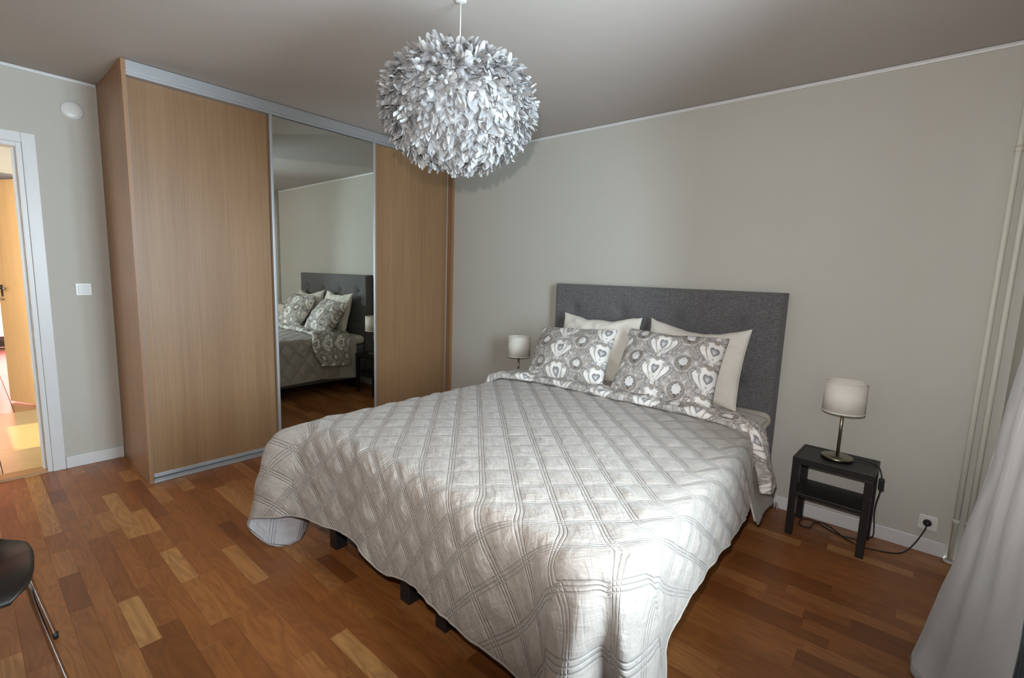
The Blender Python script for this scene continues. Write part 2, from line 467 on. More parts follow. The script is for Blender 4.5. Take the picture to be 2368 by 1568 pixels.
for k, s in enumerate(order):
    V, F = strip_geo(s); t_, s_ = tone_of(), random.random()
    if k < 300:
        o = mesh('floor_strip', V, F, 'parquet', fl_)
        set_float(o.data, [t_]*len(V), 'tone'); set_float(o.data, [s_]*len(V), 'seed')
    else:
        b = len(RV); RV += V; RF += [tuple(i+b for i in f) for f in F]; RT += [t_]*len(V); RS += [s_]*len(V)
o = mesh('floor_strips', RV, RF, 'parquet', fl_); o['kind'] = 'stuff'
set_float(o.data, RT, 'tone'); set_float(o.data, RS, 'seed')

# ---- the hall and the room beyond
HY0, HY1 = -4.7, -1.6; XW = -1.80
struct(box('ceiling_hall', (-6.6, HY0, 2.5), (-T, HY1, 2.58), 'hallwall'))
wall_with_hole('wall_hall', 'x', XW-0.08, XW, HY0, HY1, 2.5, (-3.62, -2.70, 0, 2.09), 'hallwall')
wall_with_hole('wall_hall_end', 'y', HY0-0.1, HY0, -6.6, -T, 2.5, (-1.52, -0.78, 1.26, 1.52), 'hallwall')  # unseen slot added in the wall, sized to throw the hall's sun patch
struct(box('wall_hall_side', (-6.6, HY1, 0), (-T, HY1+0.1, 2.5), 'hallwall'))
wall_with_hole('wall_far', 'x', -6.7, -6.6, HY0, HY1, 2.5, (-3.0, -2.5, 0.10, 1.9), 'hallwall')
fh = struct(box('floor_hall', (XW-0.08, HY0, -0.12), (-T, HY1, -0.011), 'dark'))
tx = np.arange(XW-0.08, -T+0.01, 0.592)
for i in range(len(tx)):
    for j in range(8):
        x0 = tx[i]+0.002; x1 = min(tx[i]+0.590, -T-0.002); ya = HY0+j*0.40+0.002; yb = min(ya+0.396, HY1)
        if x1-x0 > 0.05 and yb-ya > 0.05: box('tile', (x0, ya, -0.011), (x1, yb, -0.001), 'hallfloor', fh, bev=0.001, seg=1)
ff = struct(box('floor_far', (-6.6, HY0, -0.12), (XW-0.08, HY1, -0.012), 'dark'))
for j in range(16):
    ya = HY0 + j*0.195
    if ya < HY1-0.05: box('floor_board', (-6.6, ya+0.001, -0.012), (XW-0.082, min(ya+0.193, HY1), -0.001), 'hallwood', ff, bev=0.001, seg=1)
wf = bpy.data.objects.new('window_2', None); COL.objects.link(wf); wf.location = (-6.62, -2.75, 0.1); struct(wf)
for lo, hi in [((-6.66, -3.0, 0.10), (-6.58, -2.94, 1.9)), ((-6.66, -2.56, 0.10), (-6.58, -2.50, 1.9)), ((-6.66, -2.94, 0.10), (-6.58, -2.56, 0.17)),
               ((-6.66, -2.94, 1.83), (-6.58, -2.56, 1.9)), ((-6.66, -2.94, 1.0), (-6.58, -2.56, 1.07))]:
    part('window_frame', lo, hi, 'white', wf, 0.005)
part('pane', (-6.622, -2.94, 0.17), (-6.617, -2.56, 1.0), 'glass', wf)
part('pane', (-6.622, -2.94, 1.07), (-6.617, -2.56, 1.83), 'glass', wf)
# beech door leaf standing open into the far room
hx, hy = XW-0.085, -2.712; ex, ey = -2.37, -2.925
L2 = math.hypot(ex-hx, ey-hy); ang = math.atan2(ey-hy, ex-hx)
d2 = box('door_2', (0, -0.02, 0.012), (L2, 0.02, 2.075), 'doorwood', bev=0.002); struct(d2)
d2.location = (hx, hy, 0); d2.rotation_euler = (0, 0, ang)
for sgn in (1,):
    box('rose', (L2-0.075, 0.02, 1.02), (L2-0.045, 0.028, 1.13), 'nickel', d2, 0.004)
    tube('door_handle', catmull([(L2-0.06, 0.024, 1.10), (L2-0.06, 0.055, 1.10), (L2-0.075, 0.062, 1.10), (L2-0.17, 0.06, 1.098)], 6), 0.009, 'nickel', d2)
    lathe('key_rose', [(0.0, 0), (0.02, 0), (0.02, 0.01), (0.0, 0.01)], 'nickel', d2, 20, (L2-0.06, 0.03, 0.99))
bb = box('facade', (-10.3, -5.5, -0.5), (-9.9, -1.2, 3.5), 'brick')
tag(bb, 'red rendered facade outside the far window', 'building')

# ================================================================== WARDROBE
D, YW = 0.68, -2.515
wr = thing('sliding_wardrobe', 'built-in oak laminate wardrobe with three sliding doors, the middle one mirrored', 'wardrobe', (0.34, -1.25, 0))
def wpart(name, lo, hi, mat, parent=None, bev=0.0):
    b = Vector((0.34, -1.25, 0)); return box(name, Vector(lo)-b, Vector(hi)-b, mat, parent or wr, bev)
wpart('side_panel', (0.001, YW, 0.001), (D, YW+0.021, 2.497), 'oakside', bev=0.001)
wpart('end_strip', (0.605, -0.030, 0.001), (D, -0.001, 2.44), 'oakside', bev=0.001)
wpart('top_rail', (D-0.10, YW+0.021, 2.435), (D-0.004, -0.001, 2.497), 'alu', bev=0.002)
wpart('track_lip', (D-0.095, YW+0.021, 2.418), (D-0.012, -0.031, 2.435), 'alu', bev=0.001)
wpart('bottom_rail', (D-0.10, YW+0.021, 0.001), (D-0.006, -0.031, 0.014), 'alu', bev=0.002)
wpart('inner_board', (0.02, YW+0.021, 0.001), (0.03, -0.001, 2.49), 'oakside')
def sliding_door(y0, y1, xf, mirror):
    zb, zt = 0.022, 2.420
    if mirror:
        p = wpart('door', (xf-0.022, y0+0.004, zb+0.02), (xf-0.004, y1-0.004, zt-0.012), 'dark')
        wpart('mirror', (xf-0.004, y0+0.017, zb+0.021), (xf-0.001, y1-0.017, zt-0.006), 'mirror', p)
        sw = 0.019
    else:
        p = wpart('door', (xf-0.018, y0+0.006, zb+0.018), (xf-0.002, y1-0.006, zt-0.002), 'oak')
        sw = 0.008
    wpart('stile', (xf-0.024, y0, zb), (xf+0.006, y0+sw, zt), 'alu', p, 0.003)
    wpart('stile', (xf-0.024, y1-sw, zb), (xf+0.006, y1, zt), 'alu', p, 0.003)
    wpart('bottom_profile', (xf-0.022, y0+sw, zb-0.004), (xf+0.003, y1-sw, zb+0.02), 'alu', p, 0.002)
    for ch in (c for c in list(p.children)): pass
    return p
dl = sliding_door(YW+0.028, -1.690, 0.615, False); dl['label'] = 'light oak sliding door'
dm = sliding_door(-1.714, -0.866, 0.652, True); dm['label'] = 'mirrored sliding door in aluminium frame'
dr = sliding_door(-0.885, -0.032, 0.615, False); dr['label'] = 'light oak sliding door'

# ================================================================== BED
bed = thing('double_bed', 'charcoal tweed box-spring double bed with buttoned headboard and black block feet', 'bed', (2.8, -1.1, 0))
BL = Vector((2.8, -1.1, 0))
def bpart(name, lo, hi, mat, bev=0.0, seg=3, parent=None):
    return box(name, Vector(lo)-BL, Vector(hi)-BL, mat, parent or bed, bev, seg, smooth=False)
# headboard with button tufting
HB = (1.99, 3.612, 0.10, 1.325, -0.105, -0.018)
btn = [(2.172+i*0.408, z) for z in (1.135, 0.762) for i in range(4)]
def headboard():
    nx, nz = 220, 160
    X = np.linspace(HB[0], HB[1], nx); Z = np.linspace(HB[2], HB[3], nz)
    gx, gz = np.meshgrid(X, Z, indexing='ij')
    e = np.minimum(np.minimum(gx-HB[0], HB[1]-gx), np.minimum(gz-HB[2], HB[3]-gz))
    Rr = 0.028; k = np.clip(1-e/Rr, 0, 1); dep = Rr*(1-np.sqrt(np.clip(1-k*k, 0, 1)))
    for bx_, bz_ in btn:
        r2 = (gx-bx_)**2+(gz-bz_)**2; an = np.arctan2(gz-bz_, gx-bx_)
        dep = dep + 0.028*np.exp(-r2/(2*0.036**2)) + 0.012*np.exp(-r2/(2*0.010**2)) + 0.004*np.cos(an*4)**8*np.exp(-r2/(2*0.055**2))
    dep = dep + 0.0015*vnoise(gx*9, gz*9, 3)
    P = np.stack([gx, HB[4]+dep, gz], 2).reshape(-1, 3)
    F = [tuple(f) for f in grid_faces(nx, nz)[:, ::-1]]
    F = [tuple(f[::-1]) for f in F]
    # border loop extruded to the back
    loop = [i*nz for i in range(nx)] + [(nx-1)*nz+j for j in range(1, nz)] + [i*nz+nz-1 for i in range(nx-2, -1, -1)] + [j for j in range(nz-2, 0, -1)]
    base = len(P); back = P[loop].copy(); back[:, 1] = HB[5]; P = np.concatenate([P, back])
    n = len(loop)
    for a in range(n): F.append((loop[a], base+a, base+(a+1) % n, loop[(a+1) % n]))
    F.append(tuple(range(base, base+n)))
    P = P - np.array(BL)
    return mesh('headboard', P, F, 'tweed', bed, True)
hb = headboard()
for bx_, bz_ in btn:
    o = lathe('button', [(0.0, 0.0), (0.011, 0.001), (0.013, 0.004), (0.010, 0.008), (0.004, 0.0105), (0.0, 0.011)], 'tweed', hb, 16)
    o.rotation_euler = (math.radians(90), 0, 0); o.location = Vector((bx_, HB[4]+0.038, bz_)) - BL
for i in range(2):
    x0 = 2.0+0.8*i+0.003; x1 = x0+0.794
    bpart('bed_base', (x0, -2.10, 0.125), (x1, -0.108, 0.345), 'tweed', 0.018)
    bpart('mattress', (x0+0.002, -2.095, 0.347), (x1-0.002, -0.108, 0.515), 'tweed', 0.03)
    bpart('hinge_bracket', (x1-0.05 if i == 0 else x0+0.01, -2.106, 0.118), (x1-0.01 if i == 0 else x0+0.05, -2.06, 0.126), 'alu')
    for lx in ((x0+0.085, x1-0.135) if i == 0 else (x0+0.085, x1-0.14)):
        for ly in (-2.095, -1.12, -0.25):
            bpart('foot', (lx, ly, 0.001), (lx+0.062, ly+0.062, 0.125), 'leg', 0.005)
tp = box('mattress_topper', (1.995, -2.10, 0.517), (3.615, -0.115, 0.620), 'linen', bev=0.048, seg=5, smooth=True)
tag(tp, 'white cotton mattress topper with rounded edges under the bedding', 'mattress topper')

# ---- bedspread: lofted from the mattress edge to a hem with free folds
X0, X1, YF, YH, ZT = 2.005, 3.605, -2.115, -0.50, 0.634
# hem control points: perimeter key, x, y, z
HEM = [(0.0, 1.915, YH, 0.205), (0.35, 1.90, -1.05, 0.185), (0.65, 1.905, -1.50, 0.175), (0.9, 1.90, -1.93, 0.15), (1.0, 1.885, -2.04, 0.13),
       (1.15, 1.93, -2.13, 0.075), (1.30, 1.985, -2.20, 0.035), (1.47, 1.93, -2.31, 0.035), (1.62, 1.86, -2.385, 0.135),
       (1.72, 1.90, -2.385, 0.19), (1.88, 2.03, -2.325, 0.222), (2.0, 2.11, -2.27, 0.240),
       (2.12, 2.32, -2.235, 0.253), (2.22, 2.47, -2.215, 0.262), (2.30, 2.58, -2.225, 0.250), (2.37, 2.69, -2.22, 0.212), (2.47, 2.81, -2.215, 0.232),
       (2.53, 2.88, -2.21, 0.240), (2.65, 3.02, -2.225, 0.232), (2.78, 3.17, -2.225, 0.213), (2.92, 3.42, -2.215, 0.185), (3.0, 3.505, -2.235, 0.165),
       (3.13, 3.545, -2.35, 0.125), (3.25, 3.595, -2.455, 0.10), (3.35, 3.670, -2.40, 0.075), (3.44, 3.665, -2.17, 0.05), (3.54, 3.730, -2.215, 0.035),
       (3.66, 3.815, -2.275, 0.04), (3.80, 3.815, -2.14, 0.08), (3.92, 3.765, -2.03, 0.14), (4.0, 3.735, -1.95, 0.19),
       (4.06, 3.71, -1.88, 0.27), (4.14, 3.72, -1.76, 0.335), (4.28, 3.705, -1.50, 0.325), (4.46, 3.70, -1.20, 0.305), (4.66, 3.685, -0.90, 0.285), (4.80, 3.665, -0.72, 0.27), (5.0, 3.645, YH, 0.27)]
HK = np.array([h[0] for h in HEM]); HP = np.array([h[1:] for h in HEM])
HT = np.gradient(HP, HK, axis=0)
def hem(p):
    p = np.clip(p, HK[0], HK[-1]); i = np.clip(np.searchsorted(HK, p, 'right')-1, 0, len(HK)-2)
    h = (HK[i+1]-HK[i])[..., None]; t = ((p-HK[i])[..., None])/h
    return ((2*t**3-3*t**2+1)*HP[i] + (t**3-2*t**2+t)*h*HT[i] + (-2*t**3+3*t**2)*HP[i+1] + (t**3-t**2)*h*HT[i+1])
OV = 0.42
def make_bedspread():
    st = 0.0085
    nl = int(OV/st); ntx = int((X1-X0)/st); nty = int((YH-YF)/st)
    A = np.concatenate([np.linspace(-1, 0, nl+1)[:-1], np.linspace(0, 1, ntx+1), 1+np.linspace(0, 1, nl+1)[1:]])
    B = np.concatenate([np.linspace(-1, 0, nl+1)[:-1], np.linspace(0, 1, nty+1)])
    a, b = np.meshgrid(A, B, indexing='ij')
    xb = X0 + np.clip(a, 0, 1)*(X1-X0); yb = YF + np.clip(b, 0, 1)*(YH-YF)
    dl_ = np.clip(-a, 0, 1); dr_ = np.clip(a-1, 0, 1); df = np.clip(-b, 0, 1)
    side = np.maximum(dl_, dr_); t = np.maximum(side, df)
    ph = np.arctan2(df, np.maximum(side, 1e-9))/(math.pi/2)       # 0 on the side, 1 on the front
    pk = np.zeros_like(a)
    ly = 1-np.clip(b, 0, 1)                                       # 0 head, 1 front
    pk = np.where(dl_ > 0, np.where(df > 0, 1+ph, ly), pk)
    pk = np.where((dl_ == 0) & (dr_ == 0), 2+np.clip(a, 0, 1), pk)
    pk = np.where(dr_ > 0, np.where(df > 0, 4-ph, 4+np.clip(b, 0, 1)), pk)
    # front keys are spaced evenly in x, the hem list carries its own x
    Hm = hem(pk)
    # smooth skirt the folds grow out of towards the hem (window-side corner)
    pt = np.linspace(0, 5, 1001); ht = hem(pt); kern = np.exp(-0.5*(np.arange(-160, 161)/30.0)**2); kern /= kern.sum()
    hs = np.stack([np.convolve(np.pad(ht[:, c], 160, 'edge'), kern, 'valid') for c in range(3)], 1)
    wgt = np.clip((pt-2.85)/0.15, 0, 1)*np.clip((4.15-pt)/0.15, 0, 1); hs = ht + (hs-ht)*wgt[:, None]
    Hb = np.stack([np.interp(pk, pt, hs[:, c]) for c in range(3)], 2)
    sag = 0.010*np.clip(1-((xb-2.8)/0.85)**2, 0, 1) + 0.004*vnoise(xb*2.2, yb*2.2, 5)
    E = np.stack([xb, yb, np.full_like(xb, ZT) + sag*np.clip(np.minimum(np.minimum(xb-X0, X1-xb), yb-YF)/0.25, 0, 1)], 2)
    t0 = 0.30
    g = np.where(t < t0, t*t/(2*t0), t-t0/2)/(1-t0/2)
    s = np.clip(t/0.33, 0, 1); f = 0.62*(1-(1-s)**2)+0.38*t
    cn = np.clip(3.0*np.minimum(dr_, df)/np.maximum(np.maximum(dr_, df), 1e-9), 0, 1); f = f*(1-cn) + (0.25*f+0.75*t)*cn
    P = E.copy()
    P[..., 0] += (Hb[..., 0]-E[..., 0])*f + (Hm-Hb)[..., 0]*t**1.4; P[..., 1] += (Hb[..., 1]-E[..., 1])*f + (Hm-Hb)[..., 1]*t**1.4
    P[..., 2] += (Hm[..., 2]-E[..., 2])*g
    P[..., 2] = np.where(t == 0, E[..., 2], P[..., 2])
    for _ in range(9):
        Q = P.copy(); Q[1:-1] = 0.5*P[1:-1] + 0.25*(P[2:]+P[:-2]); R_ = Q.copy()
        R_[:, 1:-1] = 0.5*Q[:, 1:-1] + 0.25*(Q[:, 2:]+Q[:, :-2]); P = R_
    # flat cloth coordinates
    rad = OV*t/np.maximum(np.sqrt(side**2+df**2), 1e-9)*np.where((side > 0) & (df > 0), 1.12, 1.0)
    fx = xb - dl_*rad + dr_*rad; fy = yb - df*rad
    # quilting relief
    def fam(v, o, Pp):
        q = (v-o)/Pp; d = np.abs(q-np.round(q))*Pp/math.sqrt(2); return np.clip((d-0.0125)/(Pp/math.sqrt(2)/2-0.0125), 0, 1)
    ca, cb = fam(fx+fy, A0, PA), fam(fx-fy, B0, PB)
    puff = np.minimum(ca, cb)**0.5*0.65 + (ca*cb)**0.5*0.35
    n = grid_normals(P)
    if n[len(A)//2, -3, 2] < 0: n = -n
    wr_ = vnoise((fx+fy)*14, (fx-fy)*14, 9, 3)
    wl = vnoise((fx+fy)*30, (fx-fy)*7, 12, 2)*puff + vnoise((fx+fy)*7, (fx-fy)*30, 13, 2)*puff
    drop = np.clip(t*3, 0, 1)
    P = P + n*(0.0070*puff + 0.0016*wr_ + (0.0022+0.0016*drop)*wl)[..., None]
    F = grid_faces(len(A), len(B))
    o = mesh('bedspread', P.reshape(-1, 3), F, 'quilt', None, True)
    o.data.materials.append(M['quiltback'])
    set_uv(o.data, np.stack([fx.ravel(), fy.ravel()], 1))
    md = o.modifiers.new('cloth_thickness', 'SOLIDIFY'); md.thickness = 0.009; md.offset = -1; md.material_offset = 1; md.material_offset_rim = 0
    if n[len(A)//2, -3, 2] > 0 and np.cross(P[60+nl, nl+60]-P[59+nl, nl+60], P[59+nl, nl+61]-P[59+nl, nl+60])[2] < 0:
        o.data.flip_normals()
    # bound hem along the free edge
    edge = [P[0, j] for j in range(len(B)-1, 0, -3)] + [P[i, 0] for i in range(0, len(A), 3)] + [P[-1, j] for j in range(1, len(B), 3)]
    tube('hem_binding', edge, 0.0038, 'quilt', o, 8)
    return o
bs = make_bedspread()
tag(bs, 'taupe satin bedspread quilted in diamonds, draped over the double bed', 'bedspread')

# ---- damask print as a colour attribute
def damask(u, v):
    PU, PV = 0.292, 0.172
    WHT = np.array(s2l((232, 227, 222))); TAU = np.array(s2l((150, 139, 128))); DRK = np.array(s2l((92, 86, 84))); MID = np.array(s2l((176, 169, 163)))
    BLU = np.array(s2l((142, 152, 160))); PAL = np.array(s2l((212, 208, 206)))
    sh = u.shape; C = np.zeros(sh+(3,))
    def put(mask, col):
        mk = np.clip(mask, 0, 1)[..., None]; C[:] = C*(1-mk)+col*mk
    def sm(d, w=0.0024): return np.clip(0.5-d/w, 0, 1)
    n1 = vnoise(u*55, v*55, 21, 2); n2 = vnoise(u*120+5, v*120, 22, 2)
    put(np.ones(sh), MID); put(np.clip(n1*1.3, 0, 1)*0.8, PAL); put(np.clip(-n1*1.3-0.1, 0, 1)*0.8, TAU); put(np.clip(n2*1.2-0.6, 0, 1)*0.8, DRK*1.5)
    cells = []
    for kind in (0, 1):
        uu = u/PU + 0.5*kind; vv = v/PV + 0.5*kind
        x = (uu-np.round(uu))*PU; y = (vv-np.round(vv))*PV
        cells.append((np.abs(x), x, y))
    ax, x, y = cells[1]
    for sx, sy, rad in ((0.062, 0.046, 0.017), (0.066, -0.040, 0.016), (0.030, 0.074, 0.013), (0.030, -0.074, 0.014), (0.092, 0.0, 0.012)):
        rr = np.hypot(ax-sx, y-sy); aa = np.arctan2(y-sy, ax-sx); sp = np.cos(rr*700-aa*1.0)
        put(sm(rr-rad), MID*1.08); put(sm(rr-rad)*np.clip(sp*2.0-0.7, 0, 1)*0.8, TAU*0.75); put(sm(np.abs(rr-rad)-0.0009), DRK*1.2)
    # scroll border following the ogee, beads along it
    ax, x, y = cells[0]
    yy = np.clip((y+0.080)/0.165, 0, 1)                       # 0 foot, 1 crown
    tk = np.linspace(0, 1, 201); tw_ = np.interp(tk, [0, 0.07, 0.16, 0.30, 0.48, 0.66, 0.80, 0.90, 1.0], [0.004, 0.014, 0.022, 0.040, 0.068, 0.082, 0.070, 0.040, 0.006])
    tw_ = np.convolve(np.pad(tw_, 12, 'edge'), np.hanning(27)[1:-1]/np.hanning(27)[1:-1].sum(), 'valid'); w = np.interp(yy, tk, tw_)
    d = (ax-w)*0.80
    put(sm(d-0.021)*(yy > 0.02), TAU*1.08)
    s_ = (y*1.15+ax*0.35) % 0.0135-0.00675; bead = np.hypot((d-0.0135), s_)
    put(sm(bead-0.0056)*(yy > 0.25), PAL); put(sm(np.abs(bead-0.0058)-0.0009)*(yy > 0.25), DRK*1.1); put(sm(np.hypot(d-0.0145, s_-0.001)-0.0022)*(yy > 0.25), BLU*1.1)
    put(sm(np.abs(d-0.0215)-0.0008), DRK*1.2)
    put(sm(d-0.0042), TAU*0.8); put(sm(d-0.0016), WHT)
    # inner crook strokes: thick head tapering to the foot
    cx = np.interp(yy, [0.10, 0.25, 0.40, 0.55, 0.66, 0.72], [0.012, 0.022, 0.033, 0.043, 0.047, 0.043])
    cw = np.interp(yy, [0.10, 0.3, 0.6, 0.70], [0.0010, 0.0016, 0.0034, 0.0030])
    put(sm(np.abs(ax-cx)-cw)*((yy > 0.10) & (yy < 0.71)), TAU*0.85)
    # crown rosette and side leaf clusters
    th = np.arctan2(y-0.078, x); r = np.hypot(x, y-0.078)
    for dy in (0.0, PV):
        rr = np.hypot(x, y-0.083+dy); aa = np.arctan2(y-0.083+dy, x)
        put(sm(rr-0.0165-0.003*np.cos(aa*9)), TAU*1.12); put(sm(rr-0.0150)*np.clip(np.cos(aa*9)*np.cos(rr*900)*1.5, 0, 1)*0.5, DRK*1.3); put(sm(rr-0.005), MID)
    rr = np.hypot(ax-0.052, y-0.052); aa = np.arctan2(y-0.052, ax-0.052)
    put(sm(rr-0.0145-0.0035*np.cos(aa*7)), MID); put(sm(rr-0.013)*np.clip(np.cos(aa*7+rr*300)*1.4-0.2, 0, 1)*0.7, TAU*0.9)
    # volutes at the foot
    for sx, sy, rad in ((0.030, -0.066, 0.0155), (0.060, -0.040, 0.010)):
        rr = np.hypot(ax-sx, y-sy); aa = np.arctan2(y-sy, ax-sx); sp = np.cos(rr*820-aa)
        put(sm(rr-rad), PAL*0.95); put(sm(rr-rad)*np.clip(sp*2.2-0.7, 0, 1), DRK*1.15); put(sm(np.abs(rr-rad)-0.0009), DRK)
    # heart
    hx_ = ax/0.0235; hy_ = (y-0.010)/0.0235
    hd = hx_**2+(hy_*0.92-0.70*np.sqrt(np.abs(hx_)+1e-9))**2-1.0
    put(np.clip(0.5-(hd+0.0)*4, 0, 1), DRK); put(np.clip(0.5-(hd+0.34)*4, 0, 1), MID*0.9); put(np.clip(0.5-(hd+0.55)*4, 0, 1), BLU)
    put(np.clip(0.5-(hd+0.80)*5, 0, 1), PAL*0.9)
    for bx, by in ((0.0105, 0.030), (0.018, 0.022), (0.013, 0.012)):
        put(sm(np.hypot(ax-bx, y-by)-0.0036), DRK); put(sm(np.hypot(ax-bx, y-by)-0.0018), PAL)
    put(sm(np.hypot(x, y+0.030)-0.0052), TAU*0.75); put(sm(np.hypot(x, y+0.0285)-0.0026), PAL)
    put(sm(np.abs(ax-0.010-0.3*(y+0.05))-0.0010)*((y > -0.066) & (y < -0.042)), TAU*0.8)
    # flower medallions
    ax, x, y = cells[1]
    y = y - 0.004; r = np.hypot(x, y); th = np.arctan2(y, x)
    ring = r-0.047*(1+0.10*np.cos(th-math.pi/2)*-1)
    pt = np.maximum(ring, -(y+0.060))
    put(sm(ring-0.0055), PAL); put(sm(ring-0.0030), DRK*1.1); put(sm(ring), TAU)
    put(sm(ring+0.003)*np.clip(np.cos(th*24)*0.8+n2*0.8, 0, 1)*0.55, MID)
    put(sm(np.abs(ring+0.0085)-0.0010), DRK*1.1)
    shd = np.abs(x)*0.9+np.abs(y+0.004)*0.72-0.0275*1.12         # dark lozenge behind the flower
    put(sm(np.minimum(shd, r-0.031)), DRK*1.05)
    fl = 0.0265*(1+0.07*np.cos(th*9)+0.05*np.cos(th*18))*(1+0.20*np.exp(-((th-math.pi/2)/0.25)**2))
    put(sm(r-fl), np.array(s2l((220, 216, 214))))
    pet = np.cos(th*6+np.sin(r*260))*np.sin(r*520); put(sm(r-fl+0.001)*np.clip(pet*1.3-0.5, 0, 1)*0.75, MID*0.95)
    put(sm(np.hypot(x, y-0.018)-0.0042), TAU*0.9); put(sm(np.hypot(x, y-0.018)-0.002), PAL)
    put(sm(np.hypot(x, y+0.064)-0.0078), DRK); put(sm(np.hypot(x, y+0.061)-0.0050), PAL)
    return C

# ---- pillows
def pillow(name, w, h, th, mat, seed, nu=90, nv=74, printed=False, off=(0, 0), sag=0.0, corner=0.06, dent=0.0, pw=0.42):
    U = np.sin(np.linspace(-1, 1, nu)*math.pi/2*0.96)/math.sin(math.pi/2*0.96)
    Vv = np.sin(np.linspace(-1, 1, nv)*math.pi/2*0.96)/math.sin(math.pi/2*0.96)
    u, v = np.meshgrid(U, Vv, indexing='ij')
    x = u*w/2*(1-corner*(1-v**2)); z = v*h/2*(1-corner*(1-u**2))
    z = z - sag*h*np.clip(v, 0, 1)*(1-u**2)
    prof = np.clip((1-u**2)*(1-v**2), 0, 1)**pw
    wrk = vnoise(u*2.5+seed, v*2.5, seed, 3)*0.010 + vnoise(u*6, v*6+seed, seed+1, 2)*0.004
    edgew = np.clip(prof*2, 0, 1)
    yf = -(th/2)*prof*(1-dent*np.exp(-((u)**2+(v-0.2)**2)/0.35)) - wrk*edgew
    yb = (th/2)*prof + vnoise(u*3, v*3+9, seed+2, 2)*0.006*edgew
    zw = vnoise(u*3+2, v*3, seed+4, 2)*0.006
    Pf = np.stack([x, yf, z+zw], 2).reshape(-1, 3); Pb = np.stack([x, yb, z+zw], 2).reshape(-1, 3)
    F1 = grid_faces(nu, nv); n = nu*nv
    idx = np.arange(n).reshape(nu, nv); bord = np.zeros((nu, nv), bool); bord[0] = bord[-1] = True; bord[:, 0] = bord[:, -1] = True
    mapb = np.where(bord.ravel(), np.arange(n), -1); inner = np.where(~bord.ravel())[0]; mapb[inner] = n+np.arange(len(inner))
    V = np.concatenate([Pf, Pb[inner]]); F2 = mapb[grid_faces(nu, nv)][:, ::-1]
    o = mesh(name, V, np.concatenate([F1, F2]), mat, None, True)
    if printed:
        cu = np.concatenate([x.ravel(), x.ravel()[inner]]); cv = np.concatenate([z.ravel(), z.ravel()[inner]])
        set_col(o.data, damask(cu+off[0], cv+off[1]))
    # sewn edge as a part
    lp = [idx[i, 0] for i in range(0, nu)] + [idx[-1, j] for j in range(1, nv)] + [idx[i, -1] for i in range(nu-2, -1, -1)] + [idx[0, j] for j in range(nv-2, -1, -1)]
    if not printed: tube('seam', [V[i] for i in lp[::2]], 0.0022, mat, o, 6)
    return o
def place(o, base, lean, rz=0.0, tilt=0.0, h=0.5):
    """stand a pillow with its lower edge centre at base, leaning back"""
    o.rotation_mode = 'XYZ'
    Rm = Matrix.Rotation(rz, 4, 'Z') @ Matrix.Rotation(-lean, 4, 'X') @ Matrix.Rotation(tilt, 4, 'Y')
    o.matrix_world = Matrix.Translation(Vector(base)) @ Rm @ Matrix.Translation(Vector((0, 0, h/2)))
p1 = pillow('pillow', 0.62, 0.50, 0.17, 'linen', 31, sag=0.06, corner=0.055)
place(p1, (2.475, -0.285, 0.625), math.radians(13), 0.03, math.radians(-1.5))
tag(p1, 'plain white pillow leaning on the headboard, on the wardrobe side of the bed', 'pillow', 'white pillows against the headboard')
p2 = pillow('pillow', 0.63, 0.50, 0.17, 'linen', 44, sag=0.10, corner=0.05)
place(p2, (3.135, -0.285, 0.625), math.radians(13), -0.02, math.radians(2.0))
tag(p2, 'plain white pillow with sagging top edge and pointed corners, on the socket side', 'pillow', 'white pillows against the headboard')
p3 = pillow('pillow', 0.60, 0.44, 0.20, 'print', 52, 210, 170, True, (0.035, 0.02), sag=0.02, corner=0.05, pw=0.40)
place(p3, (2.385, -0.54, 0.655), math.radians(36), 0.05, math.radians(-4), 0.44)
tag(p3, 'damask patterned pillow slumped back, on the wardrobe side of the bed', 'pillow', 'patterned pillows')
p4 = pillow('pillow', 0.62, 0.47, 0.20, 'print', 67, 210, 170, True, (0.03, 0.075), sag=0.02, corner=0.045, pw=0.40)
place(p4, (3.075, -0.555, 0.650), math.radians(32), 0.05, math.radians(1), 0.47)
tag(p4, 'damask patterned pillow on the socket side of the bed, away from the wardrobe', 'pillow', 'patterned pillows')

